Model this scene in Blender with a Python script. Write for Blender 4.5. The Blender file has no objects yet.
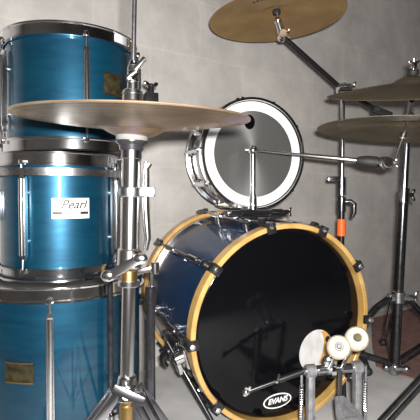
import bpy, bmesh, math, random
from mathutils import Vector as V, Matrix as Mx
random.seed(4)
PI = math.pi
sc = bpy.context.scene
col = sc.collection
# ------------------------------------------------------------------ camera
F = 450.0; HZ = 195.0; CH = 0.657
PITCH = math.atan((210 - HZ) / F)
cam = bpy.data.cameras.new('camera'); cam.sensor_width = 36; cam.lens = F / 420 * 36
cam.clip_start = .02
co = bpy.data.objects.new('camera', cam); col.objects.link(co)
co.location = (0, 0, CH); co.rotation_euler = (PI / 2 - PITCH, 0, 0)
sc.camera = co

def at(px, py, y):
    """point seen at px,py that lies at depth y"""
    a, b = (px - 210) / F, -(py - 210) / F
    d = V((a, math.cos(PITCH) + b * math.sin(PITCH), -math.sin(PITCH) + b * math.cos(PITCH)))
    return V((0, 0, CH)) + d * (y / d.y)

# ------------------------------------------------------------------ materials
def mat(name, base, rough=.5, metal=0.0, coat=0.0, spec=.5, ior=None):
    m = bpy.data.materials.new(name); m.use_nodes = True
    b = m.node_tree.nodes['Principled BSDF']
    b.inputs['Base Color'].default_value = (*base, 1)
    b.inputs['Roughness'].default_value = rough
    b.inputs['Metallic'].default_value = metal
    b.inputs['Coat Weight'].default_value = coat
    b.inputs['Coat Roughness'].default_value = .05
    b.inputs['Specular IOR Level'].default_value = spec
    return m
def nodes(m):
    nt = m.node_tree
    return nt, nt.nodes['Principled BSDF'], (lambda t, **k: mk(nt, t, **k))
def mk(nt, t, **k):
    n = nt.nodes.new(t)
    for a, v in k.items(): setattr(n, a, v)
    return n
def ramp(nt, stops):
    r = nt.nodes.new('ShaderNodeValToRGB'); e = r.color_ramp.elements
    while len(e) < len(stops): e.new(.5)
    for i, (p, c) in enumerate(stops):
        e[i].position = p; e[i].color = (*c, 1)
    return r
def noisy(m, c0, c1, scale=(20, 20, 20), detail=4, lo=.35, hi=.65, bump=0, rough=None, dist=0.0, bdist=.002):
    nt, b, N = nodes(m)
    tc = N('ShaderNodeTexCoord'); mp = N('ShaderNodeMapping'); mp.inputs['Scale'].default_value = scale
    nz = N('ShaderNodeTexNoise'); nz.inputs['Scale'].default_value = 1; nz.inputs['Detail'].default_value = detail
    nz.inputs['Distortion'].default_value = dist
    nt.links.new(tc.outputs['Object'], mp.inputs['Vector']); nt.links.new(mp.outputs[0], nz.inputs['Vector'])
    r = ramp(nt, [(lo, c0), (hi, c1)]); nt.links.new(nz.outputs['Fac'], r.inputs[0])
    nt.links.new(r.outputs[0], b.inputs['Base Color'])
    if bump:
        bp = N('ShaderNodeBump'); bp.inputs['Strength'].default_value = bump; bp.inputs['Distance'].default_value = bdist
        nt.links.new(nz.outputs['Fac'], bp.inputs['Height']); nt.links.new(bp.outputs[0], b.inputs['Normal'])
    return m

M = {}
M['lacquer'] = noisy(mat('blue lacquer', (.01, .16, .3), .42, .62, 1.0), (.0006, .040, .084), (.0016, .068, .124), (7, 7, 38), 5, .3, .7, dist=1.4)
M['navy'] = noisy(mat('dark blue lacquer', (.004, .04, .11), .42, .25, .55), (.0006, .022, .078), (.001, .036, .105), (9, 9, 30), 4, .3, .7, dist=1.2)
M['chrome'] = mat('chrome', (.82, .82, .83), .17, 1)
M['hoop'] = mat('dark reflecting chrome', (.76, .76, .78), .13, 1)
M['satin'] = noisy(mat('scuffed chrome', (.6, .6, .62), .27, 1), (.42, .42, .44), (.68, .68, .7), (90, 90, 90), 4)
M['dchrome'] = mat('dark chrome', (.42, .42, .45), .2, 1)
M['cast'] = noisy(mat('cast metal', (.35, .35, .37), .42, .75), (.32, .32, .34), (.48, .48, .50), (60, 60, 60), 3)
M['black'] = mat('black metal', (.012, .012, .014), .28, 0, .4)
M['rubber'] = mat('black rubber', (.02, .02, .021), .6)
M['head'] = mat('glossy black film', (.003, .003, .004), .10, 0, 0, .28)
M['white'] = mat('white coated film', (.88, .88, .9), .5)
M['film'] = mat('smoky film', (.10, .10, .10), .3)
M['felt'] = noisy(mat('cream felt', (.8, .72, .55), .9), (.50, .42, .30), (.62, .54, .41), (160, 160, 160), 4)
M['gfelt'] = mat('grey felt', (.10, .10, .098), .9)
M['gun'] = noisy(mat('gunmetal', (.1, .1, .11), .22, .9), (.07, .07, .08), (.12, .12, .13), (60, 60, 60), 3)
M['wood'] = noisy(mat('maple hoop', (.6, .35, .12), .35, 0, .4), (.45, .265, .08), (.60, .375, .13), (14, 14, 14), 4, dist=1.0)
M['orange'] = mat('orange tape', (.95, .16, .02), .5)
M['tape'] = mat('pale tape', (.55, .55, .56), .6)
M['badge'] = mat('white badge', (.86, .84, .78), .4)
M['gold'] = noisy(mat('tarnished brass plate', (.16, .13, .06), .35, .6), (.035, .03, .017), (.09, .075, .036), (70, 70, 70), 3, .35, .65)
M['ink'] = mat('black print', (.01, .01, .01), .5)
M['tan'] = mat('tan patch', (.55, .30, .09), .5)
M['patch'] = noisy(mat('worn white patch', (.75, .74, .73), .5), (.50, .49, .48), (.66, .65, .64), (40, 40, 20), 4)
M['mat'] = noisy(mat('maroon mat', (.10, .05, .045), .9), (.20, .105, .092), (.29, .165, .145), (30, 30, 30), 5, bump=.4)
M['brass'] = mat('brass', (.55, .36, .15), .3, 1)
M['plaster'] = mat('dark painted plaster', (.13, .125, .12), .9)

def cymbal_mat(name, c0, c1, rough, metal, ink=False):
    m = mat(name, c0, rough, metal)
    nt, b, N = nodes(m)
    tc = N('ShaderNodeTexCoord'); sx = N('ShaderNodeSeparateXYZ'); nt.links.new(tc.outputs['Object'], sx.inputs[0])
    cx = N('ShaderNodeCombineXYZ'); nt.links.new(sx.outputs[0], cx.inputs[0]); nt.links.new(sx.outputs[1], cx.inputs[1])
    ln = N('ShaderNodeVectorMath', operation='LENGTH'); nt.links.new(cx.outputs[0], ln.inputs[0])
    sn = N('ShaderNodeMath', operation='MULTIPLY'); sn.inputs[1].default_value = 260; nt.links.new(ln.outputs['Value'], sn.inputs[0])
    n1 = N('ShaderNodeTexNoise', noise_dimensions='1D'); n1.inputs['Scale'].default_value = 1; n1.inputs['Detail'].default_value = 6
    nt.links.new(sn.outputs[0], n1.inputs['W'])
    n2 = N('ShaderNodeTexNoise'); n2.inputs['Scale'].default_value = 14; n2.inputs['Detail'].default_value = 6
    nt.links.new(tc.outputs['Object'], n2.inputs['Vector'])
    ad = N('ShaderNodeMath', operation='ADD'); nt.links.new(n1.outputs['Fac'], ad.inputs[0]); nt.links.new(n2.outputs['Fac'], ad.inputs[1])
    dv = N('ShaderNodeMath', operation='MULTIPLY'); dv.inputs[1].default_value = .5; nt.links.new(ad.outputs[0], dv.inputs[0])
    r = ramp(nt, [(.36, c0), (.64, c1)]); nt.links.new(dv.outputs[0], r.inputs[0])
    out = r.outputs[0]
    if ink:
        n3 = N('ShaderNodeTexNoise'); n3.inputs['Scale'].default_value = 9; n3.inputs['Detail'].default_value = 3
        nt.links.new(tc.outputs['Object'], n3.inputs['Vector'])
        r3 = ramp(nt, [(.60, (0, 0, 0)), (.68, (.5, .5, .5))]); nt.links.new(n3.outputs['Fac'], r3.inputs[0])
        mxn = N('ShaderNodeMix', data_type='RGBA'); nt.links.new(r3.outputs[0], mxn.inputs[0])
        nt.links.new(out, mxn.inputs[6]); mxn.inputs[7].default_value = (.30, .22, .42, 1); out = mxn.outputs[2]
    nt.links.new(out, b.inputs['Base Color'])
    tg = N('ShaderNodeTangent', direction_type='RADIAL', axis='Z'); nt.links.new(tg.outputs[0], b.inputs['Tangent']); b.inputs['Anisotropic'].default_value = .6
    bp = N('ShaderNodeBump'); bp.inputs['Strength'].default_value = .25; bp.inputs['Distance'].default_value = .0006
    nt.links.new(n1.outputs['Fac'], bp.inputs['Height']); nt.links.new(bp.outputs[0], b.inputs['Normal'])
    return m
M['bronze'] = cymbal_mat('bronze', (.34, .21, .085), (.48, .31, .13), .42, .55)
M['obronze'] = cymbal_mat('aged bronze', (.10, .08, .05), (.19, .15, .095), .45, .5)
M['hbronze'] = cymbal_mat('pale bronze', (.15, .10, .06), (.40, .29, .19), .32, .85, ink=True)

def silver_mat():
    m = mat('silver grey film', (.22, .215, .21), .38, .65)
    nt, b, N = nodes(m)
    tg = N('ShaderNodeTangent', direction_type='RADIAL', axis='Y')
    nt.links.new(tg.outputs[0], b.inputs['Tangent'])
    b.inputs['Anisotropic'].default_value = .75
    return m
M['silver'] = silver_mat()

def wall_mat():
    m = mat('concrete block', (.5, .48, .46), .85)
    nt, b, N = nodes(m)
    tc = N('ShaderNodeTexCoord'); sp = N('ShaderNodeSeparateXYZ'); nt.links.new(tc.outputs['Object'], sp.inputs[0])
    cb = N('ShaderNodeCombineXYZ'); nt.links.new(sp.outputs[0], cb.inputs[0]); nt.links.new(sp.outputs[2], cb.inputs[1])
    mp = N('ShaderNodeMapping'); mp.inputs['Location'].default_value = (.04, -.115, 0); nt.links.new(cb.outputs[0], mp.inputs['Vector'])
    nz0 = N('ShaderNodeTexNoise'); nz0.inputs['Scale'].default_value = 9; nt.links.new(tc.outputs['Object'], nz0.inputs['Vector'])
    mxv = N('ShaderNodeVectorMath', operation='MULTIPLY_ADD'); mxv.inputs[1].default_value = (.02, .02, 0)
    nt.links.new(nz0.outputs['Color'], mxv.inputs[0]); nt.links.new(mp.outputs[0], mxv.inputs[2])
    bk = N('ShaderNodeTexBrick'); bk.inputs['Scale'].default_value = 1; bk.inputs['Brick Width'].default_value = .44
    bk.inputs['Row Height'].default_value = .22; bk.inputs['Mortar Size'].default_value = .007; bk.inputs['Mortar Smooth'].default_value = .8
    bk.inputs['Color1'].default_value = (.60, .575, .555, 1); bk.inputs['Color2'].default_value = (.575, .552, .532, 1)
    bk.inputs['Mortar'].default_value = (.63, .597, .56, 1)
    nt.links.new(mxv.outputs[0], bk.inputs['Vector'])
    nz = N('ShaderNodeTexNoise'); nz.inputs['Scale'].default_value = 5; nz.inputs['Detail'].default_value = 8; nz.inputs['Roughness'].default_value = .65
    nt.links.new(tc.outputs['Object'], nz.inputs['Vector'])
    r = ramp(nt, [(.3, (.74, .73, .72)), (.7, (1.10, 1.09, 1.08))]); nt.links.new(nz.outputs['Fac'], r.inputs[0])
    mu = N('ShaderNodeMix', data_type='RGBA', blend_type='MULTIPLY'); mu.inputs[0].default_value = 1
    nt.links.new(bk.outputs['Color'], mu.inputs[6]); nt.links.new(r.outputs[0], mu.inputs[7])
    nt.links.new(mu.outputs[2], b.inputs['Base Color'])
    nf = N('ShaderNodeTexNoise'); nf.inputs['Scale'].default_value = 120; nf.inputs['Detail'].default_value = 5
    nt.links.new(tc.outputs['Object'], nf.inputs['Vector'])
    bp = N('ShaderNodeBump'); bp.inputs['Strength'].default_value = .35; bp.inputs['Distance'].default_value = .003
    nt.links.new(nf.outputs['Fac'], bp.inputs['Height']); nt.links.new(bp.outputs[0], b.inputs['Normal'])
    return m
M['wall'] = wall_mat()
M['floor'] = noisy(mat('grey floor covering', (.36, .36, .36), .85), (.50, .49, .48), (.66, .645, .63), (8, 8, 8), 8, .3, .7, bump=.5, bdist=.004)

# ------------------------------------------------------------------ mesh helpers
I4 = Mx.Identity(4)
def frame(p, z, x=None):
    z = V(z).normalized(); x = V(x) if x is not None else (V((1, 0, 0)) if abs(z.x) < .9 else V((0, 1, 0)))
    x = (x - z * x.dot(z)).normalized(); y = z.cross(x)
    m = Mx((( x.x, y.x, z.x, p[0]), (x.y, y.y, z.y, p[1]), (x.z, y.z, z.z, p[2]), (0, 0, 0, 1)))
    return m
class MB:
    def __init__(s): s.bm = bmesh.new()
    def lathe(s, prof, m=I4, seg=48, closed=False):
        rings = []
        for r, z in prof:
            if r < 1e-6: rings.append([s.bm.verts.new(m @ V((0, 0, z)))])
            else: rings.append([s.bm.verts.new(m @ V((r * math.cos(2 * PI * i / seg), r * math.sin(2 * PI * i / seg), z))) for i in range(seg)])
        pr = list(zip(rings[:-1], rings[1:]))
        if closed: pr.append((rings[-1], rings[0]))
        for a, b in pr:
            for i in range(seg):
                j = (i + 1) % seg
                if len(a) == 1 and len(b) == 1: continue
                if len(a) == 1: f = (a[0], b[j], b[i])
                elif len(b) == 1: f = (a[i], a[j], b[0])
                else: f = (a[i], a[j], b[j], b[i])
                try: s.bm.faces.new(f)
                except ValueError: pass
        return s
    def cyl(s, p0, p1, r0, r1=None, seg=20, bev=.15):
        p0, p1 = V(p0), V(p1); r1 = r0 if r1 is None else r1
        h = (p1 - p0).length; b = min(r0, r1, h) * bev
        return s.lathe([(0, 0), (r0 - b, 0), (r0, b), (r1, h - b), (r1 - b, h), (0, h)], frame(p0, p1 - p0), seg)
    def tube(s, pts, r, seg=12):
        pts = [V(p) for p in pts]; n = len(pts)
        rs = r if isinstance(r, (list, tuple)) else [r] * n
        t0 = (pts[1] - pts[0]).normalized()
        x = V((1, 0, 0)) if abs(t0.x) < .8 else V((0, 1, 0))
        rings = []
        for i in range(n):
            t = (pts[min(i + 1, n - 1)] - pts[max(i - 1, 0)]).normalized()
            x = (x - t * x.dot(t)).normalized(); y = t.cross(x)
            rings.append([s.bm.verts.new(pts[i] + (x * math.cos(2 * PI * k / seg) + y * math.sin(2 * PI * k / seg)) * rs[i]) for k in range(seg)])
        for a, b in zip(rings[:-1], rings[1:]):
            for k in range(seg): s.bm.faces.new((a[k], a[(k + 1) % seg], b[(k + 1) % seg], b[k]))
        s.bm.faces.new(rings[0][::-1]); s.bm.faces.new(rings[-1])
        return s
    def box(s, c, size, m=I4, bev=.0015):
        c = V(c); sx, sy, sz = [q / 2 for q in size]
        b = bmesh.new(); bmesh.ops.create_cube(b, size=1)
        for v in b.verts: v.co = V((v.co.x * 2 * sx, v.co.y * 2 * sy, v.co.z * 2 * sz))
        if bev: bmesh.ops.bevel(b, geom=b.edges[:], offset=min(bev, sx * .6, sy * .6, sz * .6), segments=2, affect='EDGES', profile=.6)
        return s.merge(b, m @ Mx.Translation(c))
    def bar(s, p0, p1, w, t, side, bev=.0015):
        """flat bar between two points; side = direction of width"""
        p0, p1 = V(p0), V(p1); m = frame((p0 + p1) / 2, p1 - p0, side)
        return s.box((0, 0, 0), (w, t, (p1 - p0).length), m, bev)
    def prism(s, outl, h, m=I4):
        lo = [s.bm.verts.new(m @ V((x, y, 0))) for x, y in outl]; hi = [s.bm.verts.new(m @ V((x, y, h))) for x, y in outl]
        n = len(outl)
        s.bm.faces.new(lo[::-1]); s.bm.faces.new(hi)
        for i in range(n): s.bm.faces.new((lo[i], lo[(i + 1) % n], hi[(i + 1) % n], hi[i]))
        return s
    def ball(s, c, r, sq=(1, 1, 1), m=I4, seg=16):
        b = bmesh.new(); bmesh.ops.create_uvsphere(b, u_segments=seg, v_segments=seg // 2 + 2, radius=r)
        for v in b.verts: v.co = V((v.co.x * sq[0], v.co.y * sq[1], v.co.z * sq[2])) 
        return s.merge(b, m @ Mx.Translation(V(c)))
    def merge(s, b, m=I4):
        mp = {v: s.bm.verts.new(m @ v.co) for v in b.verts}
        for f in b.faces: s.bm.faces.new([mp[v] for v in f.verts])
        b.free(); return s
    def wing(s, p, ax, x, w=.02, h=.012):
        """wing nut: hub along ax, two lobes spread along x"""
        p = V(p); ax = V(ax).normalized(); x = V(x); x = (x - ax * x.dot(ax)).normalized()
        s.cyl(p, p + ax * h, h * .55, h * .4, 14)
        for k in (-1, 1):
            m = frame(p + ax * h * .9 + x * k * w * .6, (ax * .5 + x * k), ax.cross(x))
            s.ball((0, 0, 0), w * .55, (.28, .55, 1), m, 12)
        return s
    def build(s, name, m, parent=None, local=False):
        if parent is not None and not local: s.bm.transform(WM[parent.name].inverted())
        bmesh.ops.recalc_face_normals(s.bm, faces=s.bm.faces[:])
        me = bpy.data.meshes.new(name); s.bm.to_mesh(me); s.bm.free()
        me.shade_smooth(); me.set_sharp_from_angle(angle=math.radians(35))
        o = bpy.data.objects.new(name, me); col.objects.link(o)
        if m: me.materials.append(M[m] if isinstance(m, str) else m)
        if parent is not None: o.parent = parent; WM[o.name] = WM[parent.name] if parent.name in WM else I4
        return o
WM = {}
def tag(o, label, cat, group=None):
    o['label'] = label; o['category'] = cat
    if group: o['group'] = group
    return o
def thing(name, label, cat, loc=(0, 0, 0), rot=(0, 0, 0), group=None):
    o = bpy.data.objects.new(name, None); col.objects.link(o); o.empty_display_size = .05
    o.location = loc; o.rotation_euler = rot
    from mathutils import Euler
    WM[o.name] = Mx.Translation(V(loc)) @ Euler(rot).to_matrix().to_4x4()
    return tag(o, label, cat, group)
def struct(o): o['kind'] = 'structure'; return o
def sub(mb, name, m, parent, label=None, local=False):
    o = mb.build(name, m, parent, local)
    if label: o['label'] = label
    return o
def text_mesh(body, size, shear=0, bold=0, extr=.0004, spacing=1.0):
    c = bpy.data.curves.new('t', 'FONT'); c.body = body; c.size = size; c.shear = shear; c.offset = bold
    c.extrude = extr; c.align_x = 'CENTER'; c.align_y = 'CENTER'; c.space_character = spacing
    o = bpy.data.objects.new('t', c); col.objects.link(o)
    bpy.context.view_layer.update()
    me = bpy.data.meshes.new_from_object(o.evaluated_get(bpy.context.evaluated_depsgraph_get()))
    bpy.data.objects.remove(o); bpy.data.curves.remove(c)
    b = bmesh.new(); b.from_mesh(me); bpy.data.meshes.remove(me); return b

# ------------------------------------------------------------------ room
A = math.radians(35); D = 1.85
RM = Mx.Translation(V((0, D, 0))) @ Mx.Rotation(A, 4, 'Z')
X0, X1, Y0, HC = -2.8, 3.2, -4.2, 2.5
def slab(name, c, size, m):
    o = struct(MB().box(c, size, I4, 0).build(name, m)); o.matrix_world = RM; return o
slab('floor', ((X0 + X1) / 2, Y0 / 2, -.05), (X1 - X0 + .2, -Y0 + .2, .1), 'floor')
slab('ceiling', ((X0 + X1) / 2, Y0 / 2, HC + .05), (X1 - X0 + .2, -Y0 + .2, .1), 'plaster')
slab('wall_back', ((X0 + X1) / 2, .05, HC / 2), (X1 - X0 + .2, .1, HC), 'wall')
slab('wall_left', (X0 - .05, Y0 / 2, HC / 2), (.1, -Y0, HC), 'wall')
slab('wall_right', (X1 + .05, Y0 / 2, HC / 2), (.1, -Y0, HC), 'wall')
slab('wall_front', ((X0 + X1) / 2, Y0 - .05, HC / 2), (X1 - X0 + .2, .1, HC), 'plaster')

# maroon mat on the floor
pl = [(.85, 2.36), (.70, 1.92), (.635, 1.70), (.66, 1.645), (.70, 1.61), (.76, 1.55), (.86, 1.47), (1.0, 1.4), (1.25, 1.4), (1.5, 1.6), (1.45, 2.75), (1.25, 2.63)]
o = MB().prism(pl, .005).build('floor_mat', 'mat')
tag(o, 'maroon floor mat lying under the right hand stand by the wall', 'mat')

# ------------------------------------------------------------------ drums on the left
def radial(phi, r, z):
    d = V((math.sin(phi), -math.cos(phi), 0))
    return frame((d.x * r, d.y * r, z), (0, 0, 1), d)       # x = outward, y = tangent, z up
def hoop_profile(R, z0, h, up):
    p = [(R - .009, 0), (R, 0), (R, .004), (R - .0055, .0055), (R - .0055, h - .004), (R - .0015, h - .003), (R - .001, h), (R - .0095, h), (R - .011, h - .003), (R - .0095, h - .006), (R - .009, .002)]
    return [(r, z0 + z if up else z0 + h - z) for r, z in p]
def make_drum(name, label, base, R, H, lugs, rotz, hoop=.03):
    t = thing(name, label, 'drum', base, (0, 0, rotz))
    Rs = R - .012
    MB().lathe([(Rs, .012), (Rs, H - .012), (Rs - .006, H - .008), (Rs - .008, H - .012), (Rs - .008, .012), (Rs - .006, .008)], I4, 96, True).build('shell', 'lacquer', t, True)
    for up in (1, 0):
        z0 = H - hoop if up else 0
        h_ = MB().lathe(hoop_profile(R, z0, hoop, up), I4, 96, True).build('hoop', 'hoop', t, True)
        zz = H - .008 if up else .008
        MB().lathe([(0, zz - .0004), (Rs + .002, zz - .0004), (Rs + .0025, zz), (Rs + .002, zz + .0004), (0, zz + .0004)], I4, 64).build('drum_head', 'film', t, True)
    for ph in lugs:
        a = math.radians(ph); m = radial(a, Rs, 0)
        l0, l1 = hoop + .03, H - hoop - .03
        b = MB()
        prof = [(-.0075, l0), (-.0035, l0 - .012), (.0035, l0 - .012), (.0075, l0), (.0075, l1), (.0035, l1 + .012), (-.0035, l1 + .012), (-.0075, l1)]
        mm = m @ Mx(((0, 0, 1, .004), (1, 0, 0, 0), (0, 1, 0, 0), (0, 0, 0, 1)))
        b.prism(prof, .010, mm)
        b.cyl(m @ V((.016, 0, l0)), m @ V((.016, 0, l1)), .006, .006, 14)
        for q in (.18, .82): b.cyl(m @ V((-.002, 0, l0 + (l1 - l0) * q)), m @ V((.008, 0, l0 + (l1 - l0) * q)), .008, .008, 14)
        lo = b.build('lug', 'chrome', t, True)
        for k in (0, 1):
            rd = MB()
            if k: z_a, z_b, z_h = l1 + .008, H - hoop + .004, H - hoop + .006
            else: z_a, z_b, z_h = l0 - .008, hoop - .004, hoop - .006
            rd.cyl(m @ V((.012, 0, z_a)), m @ V((.014, 0, z_b)), .0028, .0028, 10)
            rd.cyl(m @ V((.014, 0, z_h - .005)), m @ V((.014, 0, z_h + .005)), .0055, .0055, 8)
            rd.box((.010, 0, z_h - (.004 if k else -.004)), (.012, .016, .004), m, .001)
            rd.build('tension_rod', 'chrome', lo, True)
    return t, Rs
def curved_plate(phi, r, zc, w, h, th=.0016, n=10):
    """plate that follows the shell"""
    b = MB(); g = []
    for layer in (0, 1):
        gg = []
        for j in (0, 1):
            row = []
            for i in range(n + 1):
                a = phi + (i / n - .5) * w / r; rr = r + layer * th
                row.append(b.bm.verts.new(V((math.sin(a) * rr, -math.cos(a) * rr, zc + (j - .5) * h))))
            gg.append(row)
        g.append(gg)
    for i in range(n):
        for L in (0, 1): b.bm.faces.new((g[L][0][i], g[L][0][i + 1], g[L][1][i + 1], g[L][1][i]))
        for j in (0, 1): b.bm.faces.new((g[0][j][i], g[0][j][i + 1], g[1][j][i + 1], g[1][j][i]))
    for i in (0, n): b.bm.faces.new((g[0][0][i], g[0][1][i], g[1][1][i], g[1][0][i]))
    return b
def face_cam(p): return math.atan2(-p[0], p[1])

# top tom
p1 = V((-.355, 1.165, .757))
tom1, Rs1 = make_drum('tom_drum', 'blue lacquered tom drum on top of the stack at the left', p1, .168, .284, (-66, 11, 74, 140, 200, 250), face_cam(p1))
curved_plate(math.radians(37), Rs1 + .0008, .160, .055, .052).build('badge', 'gold', tom1, True)['label'] = 'dark brass badge with a pale rim'
bd = [c for c in tom1.children if c.name.startswith('badge')][0]
for dz in (-.024, .024): curved_plate(math.radians(37), Rs1 + .0014, .160 + dz, .055, .004, .0018).build('badge_rim', 'brass', bd, True)
curved_plate(math.radians(44), .168 - .0052, .284 - .0165, .036, .024, .0035).build('tape_strip', 'tape', tom1, True)['label'] = 'pale grey strip of tape on the hoop'
mb_ = radial(math.radians(92), Rs1, 0)
b = MB(); b.box((.004, 0, .14), (.012, .05, .09), mb_); b.box((.022, 0, .150), (.04, .024, .03), mb_, .004); b.box((.050, 0, .150), (.036, .034, .052), mb_, .004); b.cyl(mb_ @ V((.050, 0, .17)), mb_ @ V((.050, 0, .195)), .009, .008, 14)
br = b.build('mount_bracket', 'black', tom1, True); br['label'] = 'black mounting bracket'
MB().wing(mb_ @ V((.050, 0, .188)), (0, 0, 1), (1, .3, 0), .02, .014).build('wing_bolt', 'dchrome', br, True)

# middle tom
p2 = V((-.380, 1.132, .463))
tom2, Rs2 = make_drum('tom_drum', 'blue tom drum in the middle of the left stack with a white badge', p2, .148, .290, (-31, 62, 150, 240), face_cam(p2))
r_ = .148 + .004
ring = MB().lathe([(r_ - .0025, .237), (r_, .237), (r_, .254), (r_ - .0025, .254)], I4, 96, True).build('mounting_ring', 'satin', tom2, True)
ring['label'] = 'flat chrome band round the shell below the top hoop'
for ph in (-62, 15, 100, 200):
    m = radial(math.radians(ph), r_ - .002, .2455)
    if ph != 15: MB().cyl(m @ V((-.013, 0, 0)), m @ V((.004, 0, 0)), .006, .005, 12).build('ring_bolt', 'chrome', ring, True)
bdg = curved_plate(math.radians(11), Rs2 + .0006, .164, .083, .046, .0018, 16).build('badge', 'badge', tom2, True); bdg['label'] = 'white badge with black lettering and a black line'
def wrap(bm_, phi, r, zc):
    for v in bm_.verts:
        a = phi + v.co.x / r; rr = r + v.co.z
        v.co = V((math.sin(a) * rr, -math.cos(a) * rr, zc + v.co.y))
    return bm_
k = MB(); k.merge(wrap(text_mesh('Pearl', .028, .35, .0004, .0005), math.radians(13), Rs2 + .0028, .172)); k.build('badge_lettering', 'ink', bdg, True)
k = MB()
for xx, ww in ((-.0295, .020), (.0295, .020)):
    t_ = curved_plate(math.radians(11) + xx / Rs2, Rs2 + .0024, .1535, ww, .0065, .0006)
    t_.build('badge_line', 'ink', bdg, True)
k.bm.free()
k = MB(); k.merge(wrap(text_mesh('EXPORT', .0062, 0, .0001, .0002, 1.1), math.radians(11), Rs2 + .0027, .1535)); k.build('badge_lettering', 'ink', bdg, True)
m = radial(math.radians(-72), Rs2, 0)
b = MB(); b.box((.006, 0, .17), (.014, .03, .07), m, .003); b.cyl(m @ V((.012, 0, .17)), m @ V((.022, 0, .17)), .011, .009, 16)
b.build('mount_bracket', 'chrome', tom2, True)

# bottom drum
p3 = V((-.370, 1.118, 0))
tom3, Rs3 = make_drum('floor_tom', 'tall blue floor tom at the bottom of the left stack', p3, .203, .463, (-7, 122, 180, 240), face_cam(p3))
bdg = curved_plate(math.radians(-27), Rs3 + .0006, .285, .064, .044, .0016).build('badge', 'gold', tom3, True); bdg['label'] = 'dark tarnished badge'
for dz in (-.021, .021): curved_plate(math.radians(-27), Rs3 + .001, .285 + dz, .062, .003, .0018).build('badge_rim', 'brass', bdg, True)
for ph in (28, 150, 265):
    m = radial(math.radians(ph), Rs3, 0)
    b = MB(); b.cyl(m @ V((.020, 0, .004)), m @ V((.020, 0, .48)), .0062, .0062, 14)
    lg = b.build('leg', 'gun', tom3, True)
    b = MB(); b.box((.010, 0, .16), (.024, .03, .05), m, .004); b.box((.030, 0, .16), (.012, .02, .04), m, .003); b.build('leg_bracket', 'chrome', lg, True)
    b = MB(); b.cyl(m @ V((.020, 0, 0)), m @ V((.020, 0, .03)), .012, .009, 14); b.build('rubber_foot', 'rubber', lg, True)

# ------------------------------------------------------------------ bass drum
aB = .4108; eB = -.0416
from mathutils import Euler
RB = Euler((-eB, 0, aB)).to_matrix()
cB = V((.2114, 1.2577, CH - .3665))
CZ = .292
locB = cB - RB @ V((0, 0, CZ))
bass = thing('bass_drum', 'large blue bass drum with a maple hoop and black head', 'drum', locB, (-eB, 0, aB))
BL = .46
# local: axis along +Y away from the player side, centre at z = CZ
mB = Mx.Translation(V((0, 0, CZ))) @ Mx.Rotation(-PI / 2, 4, 'X')    # lathe z -> +Y
MB().lathe([(.266, .015), (.266, BL - .015), (.258, BL - .015), (.258, .015)], mB, 128, True).build('shell', 'navy', bass, True)
for y0, y1 in ((-.014, .022), (BL - .022, BL + .014)):
    MB().lathe([(.275, y0 + .002), (.277, y0), (.287, y0), (.289, y0 + .002), (.289, y1 - .002), (.287, y1), (.277, y1), (.275, y1 - .002)], mB, 128, True).build('hoop', 'wood', bass, True)
for y0, d in ((.003, 1), (BL - .003, -1)):
    hd = MB().lathe([(0, y0), (.262, y0), (.268, y0 + .003 * d), (.2735, y0 + .012 * d), (.2735, y0 + .026 * d), (.268, y0 + .026 * d), (.268, y0 + .010 * d), (.262, y0 + .005 * d), (0, y0 + .002 * d)], mB, 128).build('drum_head', 'head', bass, True)
    if d == 1: bhead = hd
    MB().lathe([(.267, y0 + .022 * d), (.2748, y0 + .022 * d), (.2748, y0 + .034 * d), (.267, y0 + .034 * d)], mB, 128, True).build('head_rim', 'chrome', hd, True)
bhead['label'] = 'glossy black head with an oval logo'
# oval logo: white rim, black field, white letters
LG = Mx.Translation(V((-.016, .003, CZ - .219))) @ Mx.Rotation(PI / 2, 4, 'X') @ Mx.Rotation(math.radians(2), 4, 'Z')   # z toward player
def oval(a, b_, n=48): return [(a * math.cos(2 * PI * i / n), b_ * math.sin(2 * PI * i / n)) for i in range(n)]
lg = MB().prism(oval(.0465, .0215), .0008, LG).build('logo', 'white', bhead, True); lg['label'] = 'white bordered black oval logo'
MB().prism(oval(.0425, .0178), .0005, LG @ Mx.Translation(V((0, 0, .0006)))).build('logo_field', 'ink', lg, True)
k = MB(); k.merge(text_mesh('EVANS', .0215, .25, .0007, .0004, .98), LG @ Mx.Translation(V((0, .0012, .0013)))); k.build('logo_lettering', 'white', lg, True)
# worn patch on the head
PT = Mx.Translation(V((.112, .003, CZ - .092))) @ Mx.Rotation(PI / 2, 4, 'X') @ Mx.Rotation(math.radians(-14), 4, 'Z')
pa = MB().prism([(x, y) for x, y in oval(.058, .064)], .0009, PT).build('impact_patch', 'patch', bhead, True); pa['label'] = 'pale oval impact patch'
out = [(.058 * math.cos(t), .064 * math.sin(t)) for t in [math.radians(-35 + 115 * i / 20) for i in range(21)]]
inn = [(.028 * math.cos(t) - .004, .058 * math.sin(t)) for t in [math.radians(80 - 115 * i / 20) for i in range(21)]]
MB().prism(out + inn, .0006, PT @ Mx.Translation(V((0, 0, .0008)))).build('patch_strip', 'tan', pa, True)  # flat tan crescent on the pale oval, black dot laid over it
MB().prism(oval(.0085, .0095), .0006, PT @ Mx.Translation(V((.031, .040, .0013)))).build('patch_dot', 'ink', pa, True)
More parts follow.
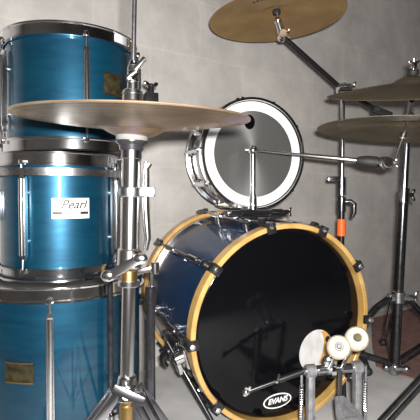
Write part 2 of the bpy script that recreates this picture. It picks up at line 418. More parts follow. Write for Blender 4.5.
# claws, tension rods, lugs
for ang in (-132, -93, -52, -13, 22, 57, 92, 128, 163, -166):
    a = math.radians(ang); d = V((math.sin(a), 0, math.cos(a))); tn = V((math.cos(a), 0, -math.sin(a)))
    for end in (0, 1):
        def P(r, y, t=0): return V((0, 0, CZ)) + d * r + tn * t + V((0, y if end == 0 else BL - y, 0))
        b = MB()
        m = frame(P(0, 0), d, tn)
        yy = lambda y: (P(0, y) - P(0, 0)).dot(m.col[1].to_3d())
        b.box((0, yy(.002), .2935), (.026, .044, .009), m, .003)
        b.box((0, yy(-.0185), .285), (.027, .010, .030), m, .0045)
        b.box((0, yy(.030), .299), (.018, .022, .018), m, .004)
        c_ = b.build('claw', 'black', bass, True)
        b = MB(); b.cyl(P(.290, -.0215), P(.290, -.029), .0095, .008, 14); b.cyl(P(.290, -.028), P(.290, -.034), .0046, .0046, 4)
        b.build('claw_screw', 'chrome', c_, True)
        b = MB(); b.cyl(P(.299, .02), P(.293, .125), .0036, .0036, 10); b.build('tension_rod', 'dchrome', c_, True)
    b = MB()
    def Q(r, y): return V((0, 0, CZ)) + d * r + V((0, y, 0))
    b.cyl(Q(.291, .095), Q(.291, .165), .0095, .0095, 14); b.cyl(Q(.262, .13), Q(.292, .13), .010, .008, 14)
    b.cyl(Q(.291, BL - .165), Q(.291, BL - .095), .0095, .0095, 14); b.cyl(Q(.262, BL - .13), Q(.292, BL - .13), .010, .008, 14)
    b.cyl(Q(.291, .16), Q(.291, BL - .16), .005, .005, 10)
    b.build('lug', 'dchrome', bass, True)
# spurs
for s in (-1, 1):
    a = math.radians(s * 107); d = V((math.sin(a), 0, math.cos(a)))
    base = V((0, .10, CZ)) + d * .266
    b = MB(); m = frame(base, d, (0, 1, 0))
    b.box((-.012, 0, .010), (.06, .060, .024), m, .004); b.cyl(m @ V((-.012, 0, .015)), m @ V((-.012, 0, .048)), .022, .019, 20); b.box((-.012, .02, .035), (.03, .045, .022), m, .004)
    sp = b.build('spur_bracket', 'chrome', bass, True)
    b = MB(); b.box((.075, .0, .014), (.12, .065, .026), m, .006); b.cyl(m @ V((.05, .0, .02)), m @ V((.05, .0, .05)), .022, .02, 20); b.tube([m @ V((.05, 0, .045)), m @ V((.06, -.01 * s, .06)), m @ V((.075, .035 * -s, .06)), m @ V((.08, .055 * -s, .052))], [.009, .009, .008, .006]); b.build('wing_bolt', 'black', sp, True)
    f0 = m @ V((0, 0, .036)); f1 = V((s * .20, -.03, .012))
    b = MB(); b.cyl(f0 + (f0 - f1).normalized() * .05, f1, .0065, .0065, 14); b.build('spur', 'black', bass, True)
    b = MB(); b.cyl(f1 + (f0 - f1).normalized() * .03, f1 + V((0, 0, -.010)), .010, .007, 14); b.build('rubber_foot', 'rubber', bass, True)
# flat bar along the shell side
a = math.radians(-97)
b = MB(); d0 = V((math.sin(a), 0, math.cos(a)))
b.bar(V((0, .06, CZ)) + d0 * .272, V((0, .34, CZ)) + d0 * .270, .022, .010, (0, 0, 1), .003)
b.build('shell_bar', 'satin', bass, True)

# ------------------------------------------------------------------ snare drum standing on the bass drum
aS = .3487
cS = V((.1477, 1.494, CH + .1354))
RS_ = .187
sn = thing('snare_drum', 'chrome snare drum standing on edge on the bass drum', 'drum', cS - V((0, 0, RS_)), (0, 0, aS))
mS = Mx.Translation(V((0, 0, RS_))) @ Mx.Rotation(-PI / 2, 4, 'X')
SL = .165
MB().lathe([(.174, .01), (.174, .05), (.1765, .06), (.1765, SL - .06), (.174, SL - .05), (.174, SL - .01), (.170, SL - .01), (.170, .01)], mS, 96, True).build('shell', 'satin', sn, True)
for y0, up in ((-.006, 0), (SL - .024, 1)):
    MB().lathe([(r, z) for r, z in hoop_profile(RS_, y0, .030, up)], mS, 96, True).build('hoop', 'chrome', sn, True)
hd = MB().lathe([(0, .0035), (.1425, .0035), (.1425, .0045), (0, .0045)], mS, 96).build('drum_head', 'silver', sn, True); hd['label'] = 'silver grey head with a wide white ring'
MB().lathe([(.1426, .0032), (.173, .0032), (.173, .005), (.1426, .005)], mS, 96, True).build('head_ring', 'white', hd, True)
bk = MB().lathe([(0, SL - .004), (.175, SL - .004), (.175, SL - .005), (0, SL - .005)], mS, 96).build('drum_head', 'film', sn, True)
for i in range(10):
    a = math.radians(-86 + 36 * i); d = V((math.sin(a), 0, math.cos(a)))
    def P(r, y): return V((0, 0, RS_)) + d * r + V((0, y, 0))
    b = MB(); b.cyl(P(.185, .032), P(.185, SL - .032), .0095, .0095, 14)
    for y in (.045, SL - .045): b.cyl(P(.170, y), P(.186, y), .016, .012, 16)
    lo = b.build('lug', 'chrome', sn, True)
    b = MB(); b.cyl(P(.185, .0), P(.184, .05), .003, .003, 10); b.cyl(P(.1855, -.004), P(.1855, .012), .0055, .0055, 8)
    b.build('tension_rod', 'chrome', lo, True)
    b = MB(); b.cyl(P(.185, SL), P(.184, SL - .05), .003, .003, 10); b.cyl(P(.1855, SL + .004), P(.1855, SL - .012), .0055, .0055, 8)
    b.build('tension_rod', 'chrome', lo, True)
# strainer on the side
a = math.radians(-62); d = V((math.sin(a), 0, math.cos(a))); tn = V((math.cos(a), 0, -math.sin(a)))
b = MB(); m = frame(V((0, SL / 2, RS_)) + d * .176, d, (0, 1, 0)); b.box((0, 0, .008), (.06, .045, .016), m, .004); b.box((.01, 0, .02), (.02, .03, .014), m, .004)
st = b.build('strainer', 'chrome', sn, True)
b = MB(); b.tube([m @ V((.0, 0, .02)), m @ V((.02, -.015, .03)), m @ V((.05, -.03, .034)), m @ V((.075, -.04, .03))], [.005, .006, .006, .004]); b.build('lever', 'satin', st, True)
# flat black oval on the head
i_ = at(251, 121.5, 1.48); l_ = WM[sn.name].inverted() @ i_
MB().prism(oval(.019, .024), .001, Mx.Translation(V((l_.x, .0034, l_.z))) @ Mx.Rotation(PI / 2, 4, 'X')).build('head_dot', 'head', hd, True)['label'] = 'small black dot on the head'

# ------------------------------------------------------------------ cymbal holder on the bass drum
pb = V((.136, 1.425, 0)); zt = .5835
hp = thing('cymbal_holder', 'chrome post and arm on the bass drum holding a cymbal', 'cymbal holder', (pb.x, pb.y, zt))
axb = RB @ V((0, 1, 0)); sdb = RB @ V((1, 0, 0))
ptop = at(253, 150, 1.425)
b = MB(); m = frame(V((pb.x, pb.y, zt)), (0, 0, 1), sdb)
b.box((0, 0, .004), (.09, .07, .010), m, .003); b.cyl(m @ V((0, 0, .005)), m @ V((0, 0, .04)), .018, .015, 20)
bp_ = b.build('base_plate', 'chrome', hp)
b = MB(); b.cyl(m @ V((-.095, -.035, .020)), m @ V((.108, -.035, .020)), .007, .007, 12); b.cyl(m @ V((.045, -.035, .020)), m @ V((.085, -.035, .020)), .011, .011, 12); b.cyl(m @ V((-.06, -.035, .020)), m @ V((-.02, -.035, .020)), .011, .011, 12)
b.box((.0, -.018, .012), (.2, .035, .012), m, .004)
b.build('cradle_bar', 'black', hp)
b = MB(); b.wing(m @ V((.106, -.035, .020)), sdb, (0, 0, 1), .014, .012); b.build('wing_bolt', 'dchrome', hp)
b = MB(); b.wing(m @ V((-.094, -.035, .020)), -sdb, (0, 1, .3), .02, .014); b.build('wing_bolt', 'dchrome', hp)
b = MB(); b.cyl(V((pb.x, pb.y, zt + .01)), ptop - V((0, 0, .012)), .0095, .0095, 20); b.cyl(V((pb.x, pb.y, zt + .03)), V((pb.x, pb.y, zt + .075)), .0135, .012, 20); b.build('post', 'chrome', hp)
b = MB(); b.ball(ptop, .016); b.cyl(ptop - V((.026, -.0, -.001)), ptop + V((.02, 0, -.002)), .0065, .0065, 12); b.build('ball_joint', 'chrome', hp)
tl = at(384.5, 163, 1.30)
dv = (tl - ptop)
b = MB(); b.cyl(ptop, ptop + dv * .45, .0042, .0042, 14); b.cyl(ptop + dv * .42, ptop + dv * .82, .0068, .0068, 16); b.cyl(ptop + dv * .41, ptop + dv * .425, .0075, .0075, 16); b.build('arm', 'chrome', hp)
b = MB(); b.lathe([(0, 0), (.008, 0), (.012, .008), (.0165, .03), (.0165, .055), (.012, .07), (0, .07)], frame(ptop + dv * .80, dv), 20); b.build('grip', 'rubber', hp)
b = MB(); b.ball(tl, .021, (1.3, 1, .9)); b.cyl(tl - V((.0, .03, 0)), tl + V((0, .022, 0)), .015, .015, 16); b.cyl(tl, tl + V((.024, 0, .006)), .010, .009, 14); b.wing(tl + V((.02, -.01, .002)), (1, -.6, 0), (0, .2, 1), .014, .010)
b.build('tilter', 'chrome', hp)
cL = at(405, 131, 1.30)          # centre of the low right cymbal
r0 = at(396, 157, 1.30)
rup = (cL - r0).normalized()
b = MB(); b.cyl(r0, cL + rup * .05, .0038, .0038, 12); b.cyl(cL - rup * .022, cL - rup * .006, .011, .011, 16); b.build('cymbal_rod', 'chrome', hp)

# ------------------------------------------------------------------ cymbals
def cymbal(name, label, c, nrm, R, bell, bow, mt, flip=False, group=None, felt=True):
    t = 1 if not flip else -1
    prof_u = []; N_ = 26
    for i in range(N_ + 1):
        r = R * i / N_
        z = bow * (1 - (r / R) ** 1.6)
        if r < bell: z += bell * .30 * math.cos(r / bell * PI / 2) ** .8
        prof_u.append((max(r, .006), z))
    th = .0016
    prof = [(r, z * t) for r, z in prof_u] + [(R + .0004, -.0004 * t)] + [(r, (z - th) * t) for r, z in reversed(prof_u)]
    o = MB().lathe(prof, I4, 128, True).build(name, mt)
    o.matrix_world = frame(c, nrm)
    return tag(o, label, 'cymbal', group)
hn = V((.0204, -.059, 1)).normalized()
hc = V((-.1125, .6727, CH + .1136))
cymbal('hi_hat_cymbal', 'pale bronze lower hi-hat cymbal seen from beneath', hc - hn * .001, hn, .172, .048, .016, 'hbronze', flip=True)
cymbal('hi_hat_cymbal', 'upper hi-hat cymbal whose thin edge shows above its pair', hc + hn * .002, hn, .172, .048, .006, 'hbronze')
nC = V((-.0765, .0041, 1)).normalized()
cC = V((.228, 1.5518, CH + .6016))
crash = cymbal('crash_cymbal', 'golden bronze crash cymbal on the boom arm at the top', cC, nC, .230, .05, .024, 'bronze')
b = MB(); fm = frame(cC, nC); rr = .145
for i in range(15):                                   # a worn, unreadable row of print under the cymbal
    if i in (5, 10): continue
    an = math.radians(-128 + 5.2 * i); zz = .024 * (1 - (rr / .23) ** 1.6) - .0022
    h_ = .010 if i % 3 else .013
    p_ = Mx.Translation(V((rr * math.cos(an), rr * math.sin(an), zz))) @ Mx.Rotation(an, 4, 'Z')
    b.box((0, 0, 0), (h_, .0045 + .002 * (i % 2), .0008), p_, 0)
mk_ = b.build('print', 'ink', crash, True)
cymbal('ride_cymbal', 'dull bronze cymbal at the right held by the arm from the bass drum', cL, rup * .25 + V((0, 0, 1)), .246, .06, .022, 'obronze')
cU = at(412, 92.5, 1.385)
nU = V((-.07, -.275, 1)).normalized()
cymbal('ride_cymbal', 'dull bronze cymbal seen nearly edge on above the other right hand one', cU, nU, .251, .060, .032, 'obronze')

# ------------------------------------------------------------------ hi-hat stand
def hx(py, dx=0, dy=0): return at(134.5 - 7.5 * py / 380 + dx, py, .668 + dy)
hb = hx(400); 
hs = thing('hi_hat_stand', 'chrome hi-hat stand in the foreground with a long pull rod', 'cymbal stand', (hb.x, hb.y, 0))
up = (hx(0) - hx(380)).normalized()
b = MB(); b.cyl(hx(-60), hx(140), .0036, .0036, 14); b.build('pull_rod', 'satin', hs)
b = MB(); c0 = hc + hn * .012
b.cyl(hx(103), hx(90), .0155, .0150, 20); b.cyl(hx(95), hx(94), .0165, .0165, 20); b.cyl(hx(91), hx(82), .0085, .0085, 16); b.cyl(hx(82), hx(66), .0095, .0085, 18); b.cyl(hx(66), hx(61), .007, .006, 16)
cl = b.build('clutch', 'chrome', hs)
b = MB(); m0 = hx(76, -3, -.012); b.cyl(m0, hx(71, 4, -.012), .0075, .006, 14); b.bar(hx(79, -6, -.013), hx(58, 12, -.013), .010, .006, (0, 1, 0), .002); b.build('wing_screw', 'chrome', cl)
b = MB(); b.lathe([(0, -.002), (.0215, -.002), (.0235, .003), (.0235, .010), (.021, .013), (0, .013)], frame(hx(141), up), 32); b.build('seat_felt', 'gfelt', hs)
b = MB(); b.lathe([(0, -.012), (.017, -.012), (.019, -.004), (.0245, 0), (.0245, .002), (0, .002)], frame(hx(142.5), up), 32); b.build('seat_cup', 'black', hs)
b = MB(); b.cyl(hx(254), hx(144), .0142, .0142, 28); b.build('upper_tube', 'chrome', hs)
b = MB(); b.cyl(hx(160), hx(149), .0152, .0152, 28); b.build('tube_collar', 'dchrome', hs)
b = MB(); b.cyl(hx(197), hx(187), .0175, .0175, 24, .1); b.box((0, 0, 0), (.03, .018, .014), frame(hx(192, 14), up, (1, 0, 0)), .002); b.build('memory_clamp', 'satin', hs)
b = MB(); b.tube([hx(162, 15), hx(180, 15), hx(205, 15), hx(225, 16.5), hx(238, 18), hx(250, 16)], [.004, .0055, .006, .0058, .005, .004], 12); b.cyl(hx(168, 15), hx(163, 19), .005, .004, 10); b.build('side_lever', 'chrome', hs)
b = MB(); b.cyl(hx(268), hx(248), .0185, .0175, 24); b.build('height_joint', 'chrome', hs)
b = MB(); b.bar(hx(277, -22, -.022), hx(258, 12, -.022), .014, .007, (0, .3, 1), .003); b.cyl(hx(264, 2, -.022), hx(264, 2, 0), .008, .008, 14)
for q in ((276, -21), (259, 11)): b.ball(hx(q[0], q[1], -.022), .009, (1.2, .6, 1))
b.build('wing_bolt', 'chrome', hs)
b = MB(); b.cyl(hx(282), hx(270), .0125, .0125, 24, .05); b.build('bushing', 'brass', hs)
b = MB(); b.cyl(hx(286), hx(280), .0165, .0165, 24); b.build('lower_collar', 'chrome', hs)
b = MB(); b.cyl(hx(400), hx(284), .0102, .0102, 24); b.build('lower_tube', 'chrome', hs)
b = MB(); b.cyl(hx(384), hx(375), .015, .0135, 24); b.cyl(hx(398), hx(383), .020, .017, 24); b.build('tripod_hub', 'chrome', hs)
b = MB(); b.ball(hx(396, 0, -.026), .013, (2.0, .5, .7), frame(V((0, 0, 0)), (0, 0, 1)) if False else I4) if False else None
b.bar(hx(388, -14, -.028), hx(402, 18, -.028), .013, .008, (0, .2, 1), .003); b.cyl(hx(395, 0, -.03), hx(395, 0, -.005), .008, .008, 14); b.build('wing_bolt', 'dchrome', hs)
b = MB(); b.cyl(V((hb.x, hb.y, .06)), hx(398), .0085, .0085, 20); b.cyl(hx(424), hx(404), .0105, .0105, 20); b.build('foot_tube', 'brass', hs)
hub = hx(390)
for deg in (208, -32, 62):
    a = math.radians(deg); d = V((math.cos(a), math.sin(a), 0)); s_ = V((-d.y, d.x, 0))
    p0 = hub + d * .018; p1 = hub + d * .055 + V((0, 0, -.045)); p2 = V((hub.x, hub.y, 0)) + d * .30 + V((0, 0, .012))
    b = MB()
    for o_ in (-1, 1):
        q = s_ * .008 * o_
        b.bar(p0 + q, p1 + q, .016, .003, d.cross(V((0, 0, 1))).cross(p1 - p0), .001); b.bar(p1 + q, p2 + q, .016, .003, d.cross(V((0, 0, 1))).cross(p2 - p1), .001)
    lg_ = b.build('leg', 'dchrome', hs)
    b = MB(); b.ball(p2 + V((0, 0, .004)), .016); b.build('rubber_foot', 'rubber', lg_)
    b = MB()
    q0 = V((hub.x, hub.y, .075)) + d * .012; q1 = p1 + (p2 - p1) * .45
    b.bar(q0, q1, .012, .004, s_, .001); b.build('leg_brace', 'dchrome', lg_)
b = MB(); b.cyl(V((hb.x, hb.y, .055)), V((hb.x, hb.y, .095)), .018, .018, 20); b.build('brace_collar', 'chrome', hs)

# ------------------------------------------------------------------ slim post between hi-hat and bass drum
sp0 = at(151, 400, .93); spx = sp0.x
sl = thing('slim_stand', 'slim dark chrome stand post behind the hi-hat stand', 'stand', (spx, .93, 0))
zt1 = at(151, 290, .93).z; zt0 = at(153, 266, .93).z
b = MB(); b.cyl((spx, .93, .03), (spx, .93, zt1), .0095, .0095, 20); b.build('lower_tube', 'gun', sl)
b = MB(); b.cyl((spx, .93, zt1 - .03), (spx, .93, zt1 + .008), .0115, .0115, 20); b.build('collar', 'gun', sl)
b = MB(); b.cyl((spx + .003, .93, zt1), (spx + .003, .93, zt0), .0035, .0035, 12); b.build('inner_rod', 'chrome', sl)
b = MB(); e0 = at(155, 268, .93); e1 = at(104, 279, .93); b.bar(e0, e1, .011, .007, (0, 0, 1), .002); b.cyl(e0 - V((0, 0, .012)), e0 + V((0, 0, .012)), .009, .009, 14); b.build('side_arm', 'chrome', sl)
for k in range(3):
    a = math.radians(60 + 120 * k); d = V((math.cos(a), math.sin(a), 0)); c = V((spx, .93, 0))
    b = MB(); b.cyl(c + V((0, 0, .12)) + d * .01, c + d * .10 + V((0, 0, .010)), .005, .005, 12); lg_ = b.build('leg', 'gun', sl)
    MB().ball(c + d * .10 + V((0, 0, .010)), .010).build('rubber_foot', 'rubber', lg_)
b = MB(); b.cyl((spx, .93, .10), (spx, .93, .135), .014, .014, 16); b.build('tripod_hub', 'gun', sl)

# ------------------------------------------------------------------ tripod helper
def tripod(root, base, zhub, spread, degs, zlow, mt='dchrome', wid=.02):
    c = V((base[0], base[1], 0))
    for dg in degs:
        a = math.radians(dg); d = V((math.cos(a), math.sin(a), 0)); s_ = V((-d.y, d.x, 0))
        p0 = c + V((0, 0, zhub)) + d * .022
        pm = c + V((0, 0, zhub - .03)) + d * (.05 + .08 * spread)
        p1 = c + d * (spread * .55) + V((0, 0, zhub * .52)); p2 = c + d * spread + V((0, 0, .018))
        b = MB(); path = [p0, pm, p1, p2]
        for o_ in (-1, 1):
            for q0, q1 in zip(path[:-1], path[1:]):
                b.bar(q0 + s_ * .009 * o_, q1 + s_ * .009 * o_, wid, .003, d.cross(V((0, 0, 1))).cross(q1 - q0), .001)
        lg_ = b.build('leg', mt, root)
        MB().ball(p2, .018, (1, 1, .9)).build('rubber_foot', 'rubber', lg_)
        b = MB(); q0 = c + V((0, 0, zlow)) + d * .02; q1 = p1 + (p2 - p1) * .12
        for o_ in (-1, 1): b.bar(q0 + s_ * .013 * o_, q1 + s_ * .013 * o_, .016, .003, d.cross(V((0, 0, 1))).cross(q1 - q0), .001)
        b.build('leg_brace', mt, lg_)

# ------------------------------------------------------------------ boom stand behind the bass drum
yb = 1.66
bt = at(343, 90, yb); bb = V((at(341, 240, yb).x, yb, 0))
bs = thing('boom_stand', 'boom cymbal stand behind the bass drum with orange tape on its post', 'cymbal stand', bb)
def bx(py): 
    p = at(342.5, py, yb); return V((bb.x + (bt.x - bb.x) * (p.z / bt.z), yb, p.z))
b = MB(); b.cyl(bx(190), bx(92), .0085, .0085, 20); b.build('upper_tube', 'chrome', bs)
b = MB(); b.cyl(V((bb.x, yb, .06)), bx(200), .0115, .0115, 20); b.build('lower_tube', 'black', bs)
b = MB(); b.cyl(bx(196), bx(177), .0155, .0155, 20); b.box((-.03, 0, .008), (.045, .02, .018), frame(bx(181), (0, 0, 1)), .003); b.cl = None
b.build('upper_clamp', 'dchrome', bs)
b = MB(); b.cyl(bx(212), bx(197), .0155, .0145, 20); b.build('joint_collar', 'black', bs)
b = MB(); p = bx(202); b.tube([p, p + V((.03, -.01, .003)), p + V((.043, -.012, -.008)), p + V((.042, -.012, -.04)), p + V((.034, -.012, -.056))], [.008, .008, .009, .009, .006], 12); b.build('wing_bolt', 'black', bs)
b = MB(); b.cyl(bx(236), bx(219), .0165, .0155, 20, .1); b.build('tape_band', 'orange', bs)
# boom
j = bx(90); fe = at(282.5, 36, 1.56)
dvb = (j - fe)
b = MB(); b.cyl(j - V((.024, .008, 0)), j + V((.026, -.008, .004)), .019, .019, 20); b.cyl(j - V((0, 0, .026)), j + V((0, 0, .024)), .0135, .0135, 18); b.wing(j + V((.026, -.012, .008)), (1, -.3, .1), (0, 0, 1), .018, .014); b.build('boom_clamp', 'chrome', bs)
be = at(378, 111, 1.70); 
b = MB(); b.cyl(fe, j + (j - fe) * .02, .0085, .0085, 18); b.cyl(j, be, .0085, .0085, 18); b.build('boom_arm', 'black', bs)
b = MB(); e2 = at(391, 116, 1.715); b.bar(be - (e2 - be) * .4, e2, .026, .020, (0, 0, 1), .004); w_ = b.build('boom_end', 'rubber', bs)
b = MB(); q = at(378, 109, 1.68); b.cyl(q, q - V((0, .012, 0)), .005, .004, 10); b.build('end_screw', 'chrome', w_)
ct = cC - nC * .0
b = MB(); b.ball(fe, .018); b.cyl(fe - V((0, .026, 0)), fe + V((0, .02, 0)), .016, .016, 16); t1_ = at(278, 21, 1.55); b.cyl(fe, t1_, .014, .012, 16); b.wing(fe + V((.01, -.02, .0)), (.4, -1, 0), (0, 0, 1), .016, .012); b.ball(t1_, .014); b.build('tilter', 'chrome', bs)
b = MB(); b.cyl(t1_, cC + nC * .075, .004, .004, 12); b.build('cymbal_rod', 'chrome', bs)
b = MB(); b.lathe([(0, 0), (.013, 0), (.014, .004), (.014, .012), (.012, .016), (0, .016)], frame(cC + nC * .012, nC), 20); b.build('felt_washer', 'rubber', bs)
b = MB(); b.wing(cC + nC * .060, nC, (1, 0, 0), .016, .012); b.build('wing_nut', 'chrome', bs)
tripod(bs, bb, .30, .10, (90, 210, 330), .10, 'black')

# ------------------------------------------------------------------ right stand
yr = 1.585
rb = at(394.5, 372, yr); rb = V((rb.x, yr, 0)); rt = at(408, 120, yr)
rs = thing('cymbal_stand', 'thick dark chrome tripod stand standing on the maroon mat', 'cymbal stand', rb + V((0, 0, .005)))
def rx(py):
    p = at(400, py, yr); k_ = (p.z - .05) / (rt.z - .05); return V((rb.x + (rt.x - rb.x) * k_, yr, p.z))
b = MB(); b.cyl(rx(190), rx(118), .0125, .0125, 24); b.build('upper_tube', 'dchrome', rs)
b = MB(); b.cyl(rx(203), rx(188), .0195, .0185, 24); b.build('joint_collar', 'dchrome', rs)
b = MB(); b.cyl(rx(368), rx(196), .0165, .0165, 24); b.build('lower_tube', 'gun', rs)
b = MB(); b.wing(rx(195) + V((.018, -.004, 0)), (1, -.2, 0), (0, 0, 1), .02, .014); b.build('wing_bolt', 'black', rs)
b = MB(); c = rx(297); b.cyl(rx(303), rx(291), .022, .022, 24); b.box((.03, -.005, 0), (.04, .02, .02), frame(c, (0, 0, 1)), .003); b.box((-.026, -.004, 0), (.022, .026, .024), frame(c, (0, 0, 1)), .003); b.wing(c + V((.05, -.005, 0)), (1, 0, 0), (0, 0, 1), .02, .014); b.build('tripod_collar', 'satin', rs)
b = MB(); b.cyl(rx(374), rx(363), .019, .021, 24); b.box((.014, -.018, 0), (.05, .02, .016), frame(rx(367), (0, 0, 1)), .003); b.ball(rx(367) + V((.035, -.018, 0)), .013); b.ball(rx(366) + V((-.034, -.012, 0)), .013); b.build('brace_collar', 'satin', rs)
tripod(rs, rb, rx(297).z, .36, (198, 20, 75), .062, 'gun', .014)
# tilter that carries the upper right cymbal
jt = rx(118); ca = cU - nU * .022
b = MB(); b.cyl(jt - V((.02, 0, 0)), jt + V((.02, 0, 0)), .016, .016, 18); b.cyl(jt, ca, .010, .009, 16); b.ball(jt, .018); b.wing(jt + V((.0, -.03, .0)), (0, -1, .2), (0, 0, 1), .018, .014); b.cyl(jt, jt - V((0, .03, 0)), .011, .011, 16); b.build('tilter', 'dchrome', rs)
b = MB(); b.cyl(ca, cU + nU * .10, .004, .004, 12); b.build('cymbal_rod', 'chrome', rs)
b = MB(); b.lathe([(0, 0), (.015, 0), (.017, .004), (.017, .014), (.014, .018), (0, .018)], frame(cU + nU * .050, nU), 20); b.build('felt_washer', 'rubber', rs)
b = MB(); b.wing(cU + nU * .070, nU, (1, 0, 0), .016, .02); b.build('wing_nut', 'chrome', rs)

# ------------------------------------------------------------------ near tripod leg at the lower right
fy = 1.06
foot = at(372, 428, 1.16); foot.z = max(foot.z, 0)
l0 = at(424, 378, 1.30); l1 = at(384, 422, 1.20)
dirl = (l1 - l0).normalized()
k_ = (l1.z - .02) / -dirl.z; lend = l1 + dirl * k_
ctr = l0 - dirl * .16; 
ns = thing('cymbal_stand', 'cymbal stand at the right edge showing only its nearest double strut leg', 'cymbal stand', (ctr.x, ctr.y, 0))
sdl = V((0, 0, 1)).cross(dirl).normalized()
b = MB()
for o_ in (-1, 1): b.bar(ctr + sdl * .010 * o_, lend + sdl * .011 * o_, .016, .007, dirl.cross(sdl), .0015)
lgn = b.build('leg', 'gun', ns)
MB().ball(lend + V((0, 0, .0)), .019).build('rubber_foot', 'rubber', lgn)
b = MB(); b.cyl(V((ctr.x, ctr.y, .05)), V((ctr.x, ctr.y, ctr.z + .35)), .014, .014, 20); b.build('lower_tube', 'dchrome', ns)
b = MB(); b.cyl(V((ctr.x, ctr.y, ctr.z - .02)), V((ctr.x, ctr.y, ctr.z + .02)), .024, .024, 20); b.build('tripod_collar', 'satin', ns)
hd_ = math.degrees(math.atan2(dirl.y, dirl.x))
for dd in (95, 215):
    a = math.radians(hd_ + dd); d = V((math.cos(a), math.sin(a), 0)); s_ = V((-d.y, d.x, 0)); sp_ = (V((lend.x, lend.y, 0)) - V((ctr.x, ctr.y, 0))).length
    e_ = V((ctr.x, ctr.y, 0)) + d * sp_ + V((0, 0, .02)); b = MB()
    for o_ in (-1, 1): b.bar(ctr + s_ * .010 * o_, e_ + s_ * .010 * o_, .026, .005, (e_ - ctr).cross(s_), .0015)
    lgo = b.build('leg', 'gun', ns); MB().ball(e_, .019).build('rubber_foot', 'rubber', lgo)

# ------------------------------------------------------------------ bass drum pedal
fB = RB @ V((0, -1, 0)); fB.z = 0; fB.normalize(); xB = V((0, 0, 1)).cross(fB) * 1; xB.normalize()   # xB to the right seen from the camera
if xB.x < 0: xB = -xB
yp = 1.13
axc = at(333.5, 369, yp)
pd = thing('bass_drum_pedal', 'grey double bass drum pedal with two cream felt beaters', 'pedal', (axc.x, axc.y, 0))
aL = at(310.5, 370, yp - .012); aR = at(357, 369, yp + .012)
aL.z = aR.z = axc.z; xd = (aR - aL).normalized(); fd = V((xd.y, -xd.x, 0)); fd = fd if fd.y < 0 else -fd
b = MB(); b.cyl(aL - xd * .02, aR + xd * .012, .0085, .0085, 20); b.cyl(aL + xd * .018, aL + xd * .052, .0125, .0125, 20); b.cyl(aR - xd * .045, aR - xd * .015, .0115, .0115, 6); b.build('axle', 'satin', pd)
for pos in (aL, aR):
    f = V((pos.x, pos.y, .012)); b = MB()
    b.bar(f, pos - V((0, 0, .006)), .018, .022, xd, .004); b.cyl(pos - xd * .013, pos + xd * .013, .0165, .0165, 20); b.bar(f + V((0, 0, .03)), pos - V((0, 0, .03)), .007, .026, xd, .002)
    b.build('upright', 'cast', pd)
for pos, sg in ((aL, -1), (aR, 1)):
    q = pos + xd * .024 * sg; b = MB()
    n_ = 90; z1, z0 = q.z - .035, .10
    b.tube([q + V((math.cos(i * .9) * .0055, math.sin(i * .9) * .0055, -.035 - (z1 - z0) * i / n_)) for i in range(n_ + 1)], .0014, 6)
    b.cyl(q + V((0, 0, -.04)), q + V((0, 0, .004)), .004, .004, 10); b.cyl(V((q.x, q.y, .06)), V((q.x, q.y, .11)), .005, .005, 12); b.bar(pos - V((0, 0, 0)), q, .010, .008, (0, 0, 1), .002); b.bar(V((q.x, q.y, .07)), V((pos.x, pos.y, .07)), .012, .01, (0, 0, 1), .002)
    b.build('spring', 'satin', pd)
b = MB(); b.box((0, .0, .006), (.15, .10, .008), frame((axc.x, axc.y, 0), (0, 0, 1), xd), .002); b.bar(V((axc.x, axc.y, .007)), V((axc.x, axc.y, .007)) + fd * .30, .05, .006, xd, .002); b.build('base_plate', 'cast', pd)
hl = V((axc.x, axc.y, .022)) + fd * .30 + xd * .01; tp = at(339.5, 396, yp - .035)
b = MB(); yv = (hl - tp); L_ = yv.length; m = frame(tp, yv.cross(xd), xd)     # x right, y along the board
if (m.to_3x3() @ V((0, 1, 0))).dot(yv) < 0: m = frame(tp, -yv.cross(xd), xd)
b.prism([(-.011, 0), (.011, 0), (.016, .01), (.030, .05), (.038, .12), (.040, L_), (-.040, L_), (-.038, .12), (-.030, .05), (-.016, .01)], .007, m)
bo = b.build('footboard', 'cast', pd)
sg = 1 if (m.to_3x3() @ V((0, 0, 1))).z > 0 else -1
b = MB()
for i in range(5): b.box((0, .035 + .03 * i, .0035 + sg * .005), (.03 + .006 * i, .006, .004), m, .001)
b.prism([(-.007, .004), (.007, .004), (.013, .06), (-.013, .06)], .003, m @ Mx.Translation(V((0, 0, .0035 + (sg * .0055 if sg > 0 else -.0085)))))
b.build('grip_ribs', 'cast', bo)
b = MB(); b.bar(axc + xd * .012 + fd * .012, tp, .012, .004, xd, .001); b.build('strap', 'rubber', pd)
b = MB(); b.lathe([(.012, -.006), (.022, -.006), (.022, .006), (.012, .006)], frame(axc - xd * .008, xd), 24, True); b.ball(axc - xd * .010 + V((0, 0, .02)), .020, (1, .6, 1)); b.build('cam', 'chrome', pd)
for px, py, yy, ax_, r in ((338.5, 347.5, 1.02, -.012, .027), (356.5, 339, 1.03, .022, .027)):
    c = at(px, py, yy); a0 = axc + xd * ax_
    n_ = (V((0, 0, CH)) - c).normalized(); n_ = (n_ + V((.12, 0, .18)) * (1 if px > 345 else .55)).normalized()
    b = MB(); b.cyl(a0, c, .0045, .0045, 12); sh = b.build('beater_shaft', 'chrome', pd)
    b = MB(); b.lathe([(0, -.022), (r * .8, -.022), (r * .97, -.014), (r, 0), (r * .97, .014), (r * .82, .021), (r * .40, .0225), (r * .36, .019), (0, .019)], frame(c, n_), 36); fb = b.build('beater', 'felt', pd); fb['label'] = 'round cream felt beater'
    if px < 345:
        b = MB(); b.cyl(c + n_ * .017, c + n_ * .022, .0095, .009, 18); b.cyl(c + n_ * .020, c + n_ * .027, .0062, .005, 6); b.build('beater_bolt', 'gun', fb)
    else:
        b = MB(); b.cyl(c + n_ * .017, c + n_ * .0225, .0095, .009, 18); b.build('beater_bolt', 'gold', fb)
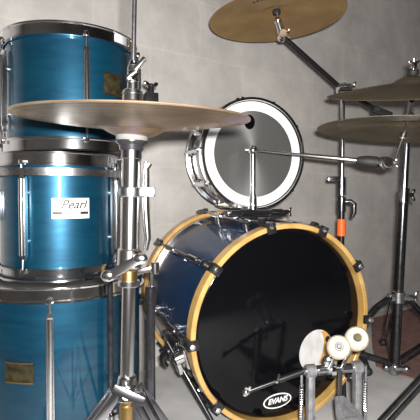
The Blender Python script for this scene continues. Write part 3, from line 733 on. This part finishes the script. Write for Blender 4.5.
# drive shaft
s1 = at(246, 392, 1.10); s0 = aL - xd * .02
b = MB(); b.cyl(s0, s0 + (s1 - s0) * .42, .0075, .0075, 16); b.cyl(s0 + (s1 - s0) * .38, s1, .0052, .0052, 16); ds = b.build('drive_shaft', 'black', pd)
b = MB(); q = s0 + (s1 - s0) * .45; b.cyl(q - V((.004, .012, 0)), q + V((.004, .004, .014)), .0045, .004, 10); b.build('shaft_screw', 'chrome', ds)
b = MB(); b.bar(s1 - V((.004, 0, .010)), s1 + V((.002, 0, .014)), .009, .008, (1, 0, 0), .002); b.bar(s1 + V((.006, 0, -.004)), s1 + V((.010, 0, .016)), .006, .006, (1, 0, 0), .002); b.ball(s1, .009); b.build('universal_joint', 'chrome', ds)

# ------------------------------------------------------------------ light: the camera's own flash and an added out-of-view fill panel
fl = bpy.data.lights.new('camera_flash', 'AREA'); fl.shape = 'RECTANGLE'; fl.size = .035; fl.size_y = .022; fl.energy = 42; fl.color = (1, .98, .95)
fo = bpy.data.objects.new('camera_flash', fl); col.objects.link(fo); fo.location = (.025, -.01, CH + .035); fo.rotation_euler = (PI / 2 + math.radians(2), 0, math.radians(-6))
lc = RM @ V((-.6, -1.9, HC))
lm = thing('fill_panel', 'square white fill panel added under the ceiling', 'fill light', lc)  # unseen glowing panel, added as weak ambient fill for the room
MB().box((0, 0, -.02), (.62, .62, .04), Mx.Translation(lc) @ Mx.Rotation(A, 4, 'Z'), .004).build('frame', 'white', lm)
em = bpy.data.materials.new('fill diffuser'); em.use_nodes = True
bs_ = em.node_tree.nodes['Principled BSDF']; bs_.inputs['Base Color'].default_value = (.9, .9, .9, 1); bs_.inputs['Emission Color'].default_value = (1, .95, .88, 1); bs_.inputs['Emission Strength'].default_value = 3.2
MB().box((0, 0, -.043), (.56, .56, .006), Mx.Translation(lc) @ Mx.Rotation(A, 4, 'Z'), .001).build('diffuser', em, lm)
w = bpy.data.worlds.new('world'); sc.world = w; w.use_nodes = True
w.node_tree.nodes['Background'].inputs[0].default_value = (.05, .05, .055, 1)

sc.view_settings.view_transform = 'Standard'; sc.view_settings.look = 'None'
sc.view_settings.gamma = 1; sc.view_settings.exposure = -.12; sc.view_settings.use_curve_mapping = False
